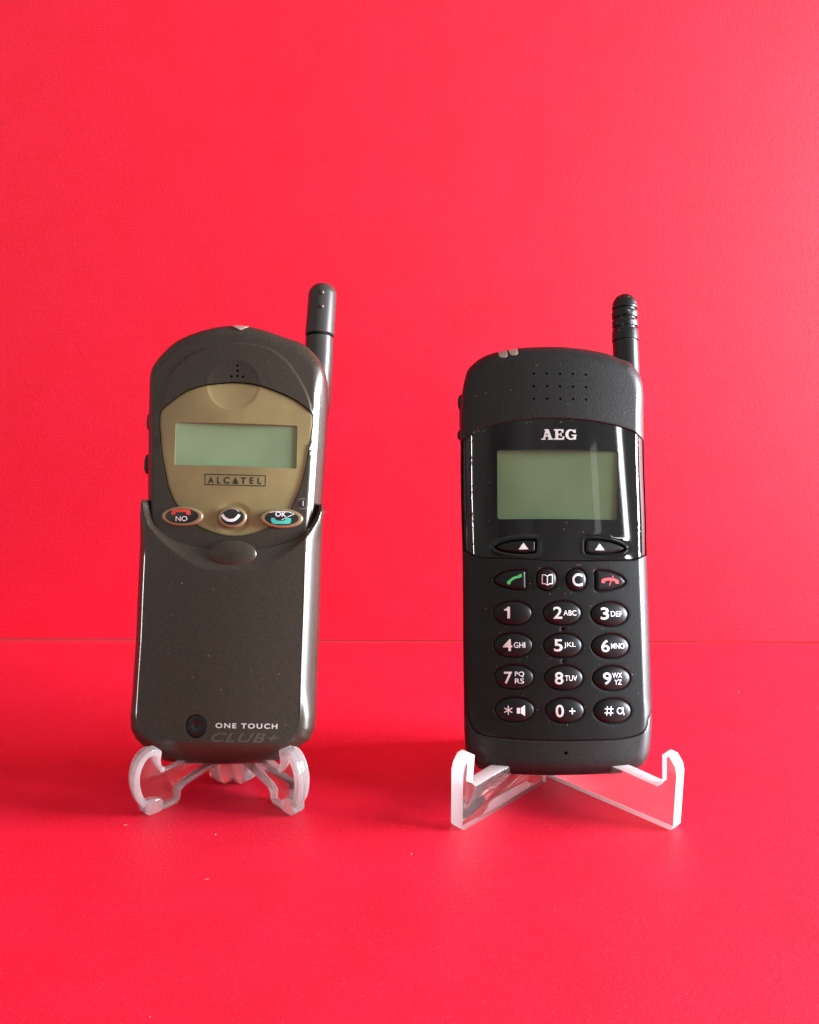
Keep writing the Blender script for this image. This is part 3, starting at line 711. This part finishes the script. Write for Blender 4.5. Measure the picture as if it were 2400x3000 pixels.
for nm, P, c_ in keys:
    if nm in ('call', 'end'): fk = lambda x, y: fB0(x, y)+.55
    else:
        rx, ry = (2.95, 3.25) if nm in ('book', 'clear') else (5.55, 3.5)
        fk = lambda x, y, c_=c_, rx=rx, ry=ry: crestB(x)-.35+1.35*np.sqrt(np.maximum(0, 1-.92*np.minimum(1, np.hypot((x-c_[0])/rx, (y-c_[1])/ry))**2.4))
    if nm in ('call', 'end'): k = patch('key', P, fk, M['rubber'], keypad.parent, grid=.7, ew=1.1, eh=.9, skirt=.9)
    else: k = patch('key', P, fk, M['rubber'], PB, grid=.6, extra=[c_+(P-np.array(c_))*q for q in (.98, .95, .9, .84, .76, .66)], skirt=.9)
    if nm in LEG: lettering('legend', [(s_, np.min(b_, 0)+(np.array(b_)-np.min(b_, 0))*(np.array([.9, 1]) if len(s_) > 1 else 1)-(np.array([.1, 0]) if len(s_) > 1 else 0), .018 if len(s_) == 1 and s_ != '+' else .003) for s_, b_ in LEG[nm]], fk, M['ink_white'], k, lift=.085)
    elif nm == '1': decal('legend', [round_poly([(-14.6, 48.59), (-13.9, 48.59), (-13.95, 45.12), (-14.72, 45.12), (-14.69, 47.42), (-15.65, 47.42), (-15.64, 47.86), (-14.98, 48.04)], .05)], fk, M['ink_white'], k)
    elif nm == 'call':
        pts = np.array([(-14.07, 55.88), (-13.62, 56.43), (-12.87, 57.06), (-11.94, 57.43), (-11.01, 57.62)])
        decal('handset_mark', [stroke(spline(pts, .25, closed=False), .75), round_poly([(-14.62, 56.32), (-13.91, 56.54), (-13.55, 55.58), (-14.15, 55.21), (-14.59, 55.51)], .15), round_poly([(-11.26, 58.17), (-10.26, 58.51), (-10.2, 57.62), (-11.02, 57.14)], .15)], fk, M['ink_green'], k)
    elif nm == 'end':
        pts = np.array([(14.11, 56.47), (15.05, 56.84), (16.5, 56.99), (18, 56.74), (18.99, 56.26)])
        decal('handset_mark', [stroke(spline(pts, .25, closed=False), .85), round_poly([(13.78, 56.61), (14.93, 56.39), (14.91, 55.73), (13.84, 55.8)], .15), round_poly([(18.14, 56.33), (19.22, 56.55), (19.23, 55.59), (18.16, 55.74)], .15), stroke(np.array([(16.22, 55.07), (16.85, 56.51), (17.56, 58.03)]), .28)], fk, M['ink_pink'], k)
    elif nm == 'book':
        st = [stroke(spline(np.array(q), .3, closed=False), .27) for q in ([(-4.16, 58.12), (-4.21, 55.46)], [(-2.65, 57.75), (-2.7, 55.02)], [(-1.09, 58.13), (-1.14, 55.47)], [(-4.23, 58.12), (-3.38, 58.12), (-2.65, 57.68)], [(-2.65, 57.68), (-1.9, 58.13), (-1.01, 58.13)], [(-4.28, 55.46), (-3.43, 55.46), (-2.7, 55.02)], [(-2.7, 55.02), (-1.95, 55.46), (-1.07, 55.47)])]
        decal('book_mark', st, fk, M['ink_white'], k, step=.03)
    elif nm == '*':
        c0 = np.array([(-14.78, 18.16)][0]); st = []
        for ang in (90, 30, -30):
            v = np.array([math.cos(math.radians(ang)), math.sin(math.radians(ang))])*1.32; st.append(stroke(np.array([c0-v, c0, c0+v]), .33))
        st += [[(-12.3, 18.88), (-11.36, 18.88), (-11.38, 17.25), (-12.32, 17.25)], [(-11.14, 18.88), (-9.9, 19.7), (-9.91, 16.54), (-11.16, 17.32)]]
        decal('legend', st, fk, M['ink_white'], k, step=.03)
    elif nm == '#':
        st = [stroke(np.array(q), .30) for q in ([(14.5, 19.41), (14.36, 18.06), (14.21, 16.68)], [(15.66, 19.41), (15.52, 18.06), (15.37, 16.68)], [(13.65, 18.66), (14.95, 18.63), (16.29, 18.6)], [(13.54, 17.49), (14.85, 17.46), (16.18, 17.43)])]
        ca_ = np.array([(18.3, 18.04)][0]); aa = np.radians(np.linspace(0, 360, 40))
        ring_o = np.c_[ca_[0]+.98*np.cos(aa[:-1]), ca_[1]+1.0*np.sin(aa[:-1])]; ring_i = np.c_[ca_[0]+.66*np.cos(aa[:-1]), ca_[1]+.70*np.sin(aa[:-1])]
        st += [(ring_o, [ring_i]), stroke(np.array([(19.28, 19.1), (19.24, 17.97), (19.54, 16.83)]), .34)]
        decal('legend', st, fk, M['ink_white'], k, step=.03)

# chin with microphone hole
mic = ellipse([(2.01, 5.93)][0], .5, .5, 16)
fC = lambda x, y: fB0(x, y)+seam_drop(x, y, [curve3], .5, .45)
chin = patch('chin_cover', chin_p, fC, M['charcoal'], PB, holes=[mic], grid=1.0, extra=bandB+seam_pts(curve3), skirt=0, hole_skirt=1.2)
patch('microphone_mesh', ellipse(mic.mean(0), 1, 1, 16), lambda x, y: crestB(x)-2.2, M['black'], chin, skirt=0)

# signal lamps on the top edge
for q in ([(-16.43, 128.81), (-13.51, 129.49), (-13.44, 126.92), (-14.09, 126.3), (-15.39, 126.3), (-16.13, 126.91)], [(-13.19, 129.49), (-10.38, 130.05), (-10.25, 127.59), (-10.85, 126.98), (-12.25, 126.98), (-12.89, 127.59)]):
    P = round_poly(q, .45)
    patch('signal_lamp', P, lambda x, y: fB0(x, y)+.18+np.where(inside(np.c_[x, y], outB), 0, -.6), M['clear_lens'], PB, grid=.4, ew=.25, eh=.18, skirt=1.2)

# volume rocker on the left flank
c0, c1 = [(-27.52, 117.96), (-27.72, 100.44)]
mid = ((c0[0]+c1[0])/2, (c0[1]+c1[1])/2)
rk = pill('volume_rocker', (mid[0]+.5, mid[1], -13.5), (.9, abs(c0[1]-c1[1])/2, 2.2), M['satin'], PB, e=.6)
c = [(-27.64, 115.1)][0]; pill('rocker_bump', (c[0]+.3, c[1], -13.5), (1.25, 2.7, 1.8), M['satin'], rk, e=.9)
c = [(-28.03, 104.28)][0]; pill('rocker_bump', (c[0]+.4, c[1], -13.5), (1.15, 1.7, 1.6), M['satin'], rk, e=.9)

# antenna: ribbed rubber cap on a rod
zB = -16
tp, ts, tb = [(27.45, 152.95), (27.45, 147.47), (27.34, 136.49)]
rB = 4.25
axb = lambda y: ts[0]+(tb[0]-ts[0])*(ts[1]-y)/(ts[1]-tb[1])
ys = [[(27.5, 147.35)][0][1], [(27.41, 144.21)][0][1], [(27.31, 141.02)][0][1]]
rg = [(axb(y), y, zB, max(.05, r), max(.05, r)) for y, r in [(tp[1]-rB*1.05*(1-math.sin(a)), (rB-.1)*min(1, math.cos(a)**.8+.0)) for a in np.linspace(math.radians(86), 0, 12)]]
yb = tb[1]
for y in ys: rg += [(axb(y), y+.9, zB, rB, rB), (axb(y), y+.48, zB, rB-.12, rB-.12), (axb(y), y+.36, zB, rB-.65, rB-.65), (axb(y), y-.36, zB, rB-.65, rB-.65), (axb(y), y-.48, zB, rB-.08, rB-.08), (axb(y), y-.9, zB, rB+.05, rB+.05)]
rg += [(axb(yb), yb+.3, zB, rB+.12, rB+.12), (axb(yb), yb+.2, zB, rB-.3, rB-.3), (axb(yb), yb-.1, zB, rB-.3, rB-.3)]
tube('antenna_cap', rg, M['scuffed'], PB)
lw = [(27.39, 136.25), (27.41, 129.81), (27.45, 123.99), (27.76, 115.89), (27.91, 106.71)]
tube('antenna_rod', [(p[0], p[1], zB, rB-.02, rB-.02) for p in lw], M['satin'], PB)

# ================================================================== stands
def extrude_profile(P, half, bevel=.35):
    """closed profile in (s, z) extruded to both sides; returns a bmesh with t as the third axis"""
    P = ccw(P); bm = bmesh.new()
    a = [bm.verts.new((p[0], -half, p[1])) for p in P]; b = [bm.verts.new((p[0], half, p[1])) for p in P]
    fa = bm.faces.new(a); fb = bm.faces.new(b[::-1]); ed = []
    for i in range(len(P)):
        j = (i+1) % len(P); bm.faces.new((a[j], a[i], b[i], b[j]))
    bmesh.ops.recalc_face_normals(bm, faces=bm.faces)
    if bevel:
        es = [e for e in bm.edges if any(len(f.verts) > 4 for f in e.link_faces)]
        bmesh.ops.bevel(bm, geom=es, offset=bevel, segments=2, affect='EDGES', profile=.5)
    return bm

def stand(name, x, y, label):
    o = bpy.data.objects.new(name, None); COL.objects.link(o); o.location = (x*MM, y*MM, 0)
    return tag(o, label, 'phone stand', 'clear phone stands')

def add_plate(name, bm, m, parent, pos, ang):
    if isinstance(m, list):
        bmesh.ops.recalc_face_normals(bm, faces=bm.faces); bm.normal_update()
        for f in bm.faces: f.material_index = 0 if abs(f.normal.y) > .9 else 1
    o = from_bm(name, bm, m, parent); o.location = (pos[0]*MM, pos[1]*MM, .00005); o.rotation_euler = (0, 0, math.radians(ang))
    return o

# crossed acrylic plates under the black phone
SB = stand('phone_stand', 44.5, 256, 'clear acrylic stand of two crossed flat plates under the black candybar phone')
def plate(slot_low):
    hook = [(46, 17), (38, 12.6), (15, 12.3), (8, 11.9), (5.6, 11.9), (4.2, 13.2), (4.9, 21.6), (4.3, 22.0), (2.4, 21.8), (.6, 19.6), (0, 17.5), (0, .9), (.8, 0)]
    if slot_low: low = [(39.2, 0), (39.2, 6.2), (44.4, 6.2), (44.4, 0)]
    else: low = []
    back = [(74, 0), (75, 1), (75, 44), (73, 47), (64, 47), (61, 45)]
    if not slot_low: hook = hook[:1]+[(44.6, 16.2), (44.4, 6.0), (39.0, 6.0), (39.0, 12.6)]+hook[2:]
    P = hook+low+back
    return np.array(P)
TH = 2.3
d45 = 1/math.sqrt(2)
add_plate('plate', extrude_profile(plate(True), TH), [M['acrylic'], M['edge']], SB, (13.3-44.5, 227.2-256), 45)
add_plate('plate', extrude_profile(plate(False), TH), [M['acrylic'], M['edge']], SB, (75.7-44.5, 227.2-256), 135)

# small moulded easel under the bronze phone
SA = stand('phone_stand', -55.6, 250, 'small clear moulded easel with two curved C-shaped legs under the bronze flip phone')
outer = spline([(3.3, 19.2), (1.0, 19.8), (-1.6, 18.8), (-3.6, 16.2), (-4.7, 12.1), (-4.2, 7.6), (-2.9, 4.2), (-1.2, 2.3)], .7, closed=False)
foot = np.array([(-1.2, 2.0), (-1.2, .6), (.3, 0), (4, 0), (8.6, .3), (9.6, 1.2), (9.9, 3.6), (11.6, 4.9), (16, 5.9), (23.2, 7.4)])
rear = np.array([(23.4, 2.0), (25.5, 0), (28, 0), (29.3, 1.6)])
inner_up = np.array([(29.3, 7.5), (33.0, 7.6), (44, 9), (58, 36), (54.5, 37), (42.5, 14.2), (32.6, 13.2), (24, 13), (14, 12.6), (8, 11.6), (5.4, 11.8), (4.2, 13.4), (3.6, 15.6), (4.0, 18.2)])
def leg(slot_low):
    P = np.vstack([outer, foot, rear, inner_up[:-9] if False else inner_up])
    return P
for sg, px in ((1, -76.5), (-1, -33.4)):
    ang = 45 if sg == 1 else 135
    pos = (px+55.6, 235.6-250)
    prof = leg(True)
    g = add_plate('leg', extrude_profile(prof, 1.15, .25), [M['moulded_core'], M['moulded']], SA, pos, ang)
    def strip(c_, w):
        c_ = np.asarray(c_); t = np.gradient(c_, axis=0); t /= np.linalg.norm(t, axis=1)[:, None]; n_ = np.c_[-t[:, 1], t[:, 0]]
        return np.vstack([c_-n_*.15, (c_+n_*w)[::-1]])
    for half, off, w_, q in ((.95, -1.35, 1.7, 1.0), (.75, .75, 1.5, .965), (.45, 2.05, 1.2, .94)):      # stepped flange round the curl
        c_ = outer[:-2]; c_ = np.array([9.5, 10.2])+(c_-np.array([9.5, 10.2]))*q
        o_ = add_plate('rim', extrude_profile(strip(c_, w_), half, .16), M['moulded'], g, (0, 0), 0); o_.location.y = off*MM*sg
    add_plate('rim', extrude_profile(strip(foot[3:], 1.3), 1.9, .3), M['moulded'], g, (0, 0), 0)
    add_plate('front_foot', extrude_profile(np.array([(-1.7, 1.1), (-.6, 0), (3.0, 0), (4.0, .7), (4.0, 3.2), (2.6, 4.2), (-1.0, 4.6), (-1.7, 3.9)]), 2.3, .45), M['moulded'], g, (0, 0), 0)
    add_plate('lip', extrude_profile(spline(np.array([(3.4, 19.4), (4.6, 18.4), (4.2, 15.6), (4.6, 13.6), (5.6, 12.6), (4.6, 11.6), (3.4, 13.0), (2.6, 15.6), (2.6, 18.6)]), .6), 1.9, .25), M['moulded'], g, (0, 0), 0)
    add_plate('rear_foot', extrude_profile(np.array([(22.4, 2.2), (25.0, -.0), (27.6, 0), (29.2, 1.8), (29.2, 9), (22.4, 9)]), 2.4, .5), M['moulded'], g, (0, 0), 0)

def fibres(parent, spots, zf, m, lift):
    ps = []
    for x, y in spots:
        a = random.uniform(0, 2*math.pi); L_ = random.choice((.2, .25, .3, .45, .8)); n_ = 4 if L_ > .4 else 3; P = [(x, y)]
        for _ in range(n_-1):
            a += random.uniform(-.5, .5); P.append((P[-1][0]+L_/n_*math.cos(a), P[-1][1]+L_/n_*math.sin(a)))
        ps.append(stroke(np.array(P), .075 if L_ > .4 else .11))
    tag(decal('lint', ps, zf, m, parent, lift=lift, step=.001), kind='stuff')
near = lambda P, n, w: [tuple(P[random.randrange(len(P))]+np.array([random.uniform(-w, w), random.uniform(-w, w)])) for _ in range(n)]
sp = near(curve1[6:-6]-np.array([0, .9]), 7, .5)+[(random.uniform(-22, 23), random.uniform(68, 100)) for _ in range(8)]
sp = [p for p in sp if not inside([p], offset(ccw(win), -1.2))[0] and not any(inside([p], offset(w_, -1.2))[0] for w_ in wells)]
fibres(disp, sp, fD, M['lint'], .06)
sp = [(random.uniform(-24, 25), random.uniform(106, 126)) for _ in range(12)]
fibres(hood, [p for p in sp if not any(dist([p], h)[0] < .5 or inside([p], h)[0] for h in eh)], fHood, M['lint'], .06)
sp = near(np.vstack([offset(w_, -.75) for w_ in kwells]), 30, .3)+[(random.uniform(-24, 25), random.uniform(14, 60)) for _ in range(12)]
fibres(keypad, [p for p in sp if not any(inside([p], offset(w_, -.5))[0] for w_ in kwells+dots)], fK2, M['lint'], .06)
fibres(panel, [p for p in [(random.uniform(-19, 20), random.uniform(76, 112)) for _ in range(26)] if not inside([p], offset(lcdA_poly, -1))[0] and inside([p], offset(ccw(gold_out), 1.5))[0] and not any(np.hypot(p[0]-c_[0], p[1]-c_[1]) < 7.5 for c_ in kc)], fG2, M['lint'], .06)
fibres(flip, [p for p in [(random.uniform(-21, 21), random.uniform(8, 55)) for _ in range(14)] if np.hypot(p[0]-mag[0], p[1]-mag[1]) > 4], fF, M['lint'], .06)

# ------------------------------------------------------------------ lint lying on the card
bm = bmesh.new()
for i in range(55):
    x = random.uniform(-190, 190); y = random.uniform(120, 370)
    L_ = random.choice((.25, .3, .4, .5, 1.2)); w_ = .09 if L_ > .6 else random.uniform(.1, .2); a = random.uniform(0, math.pi)
    pts = []
    for k_ in range(4):
        t = k_/3-.5; b_ = a+random.uniform(-.3, .3)
        pts.append((x+L_*t*math.cos(b_), y+L_*t*math.sin(b_), .06+random.uniform(0, .08)))
    prev = None
    for p in pts:
        r = [bm.verts.new((p[0]-w_*.5*math.sin(a), p[1]+w_*.5*math.cos(a), p[2])), bm.verts.new((p[0], p[1], p[2]+w_*.6)), bm.verts.new((p[0]+w_*.5*math.sin(a), p[1]-w_*.5*math.cos(a), p[2]))]
        if prev:
            for q in range(3): bm.faces.new((prev[q], prev[(q+1) % 3], r[(q+1) % 3], r[q]))
        else: bm.faces.new(r)
        prev = r
    bm.faces.new(prev[::-1])
tag(from_bm('dust', bm, M['lint']), 'specks of pale lint scattered over the red card floor', 'dust', kind='stuff')
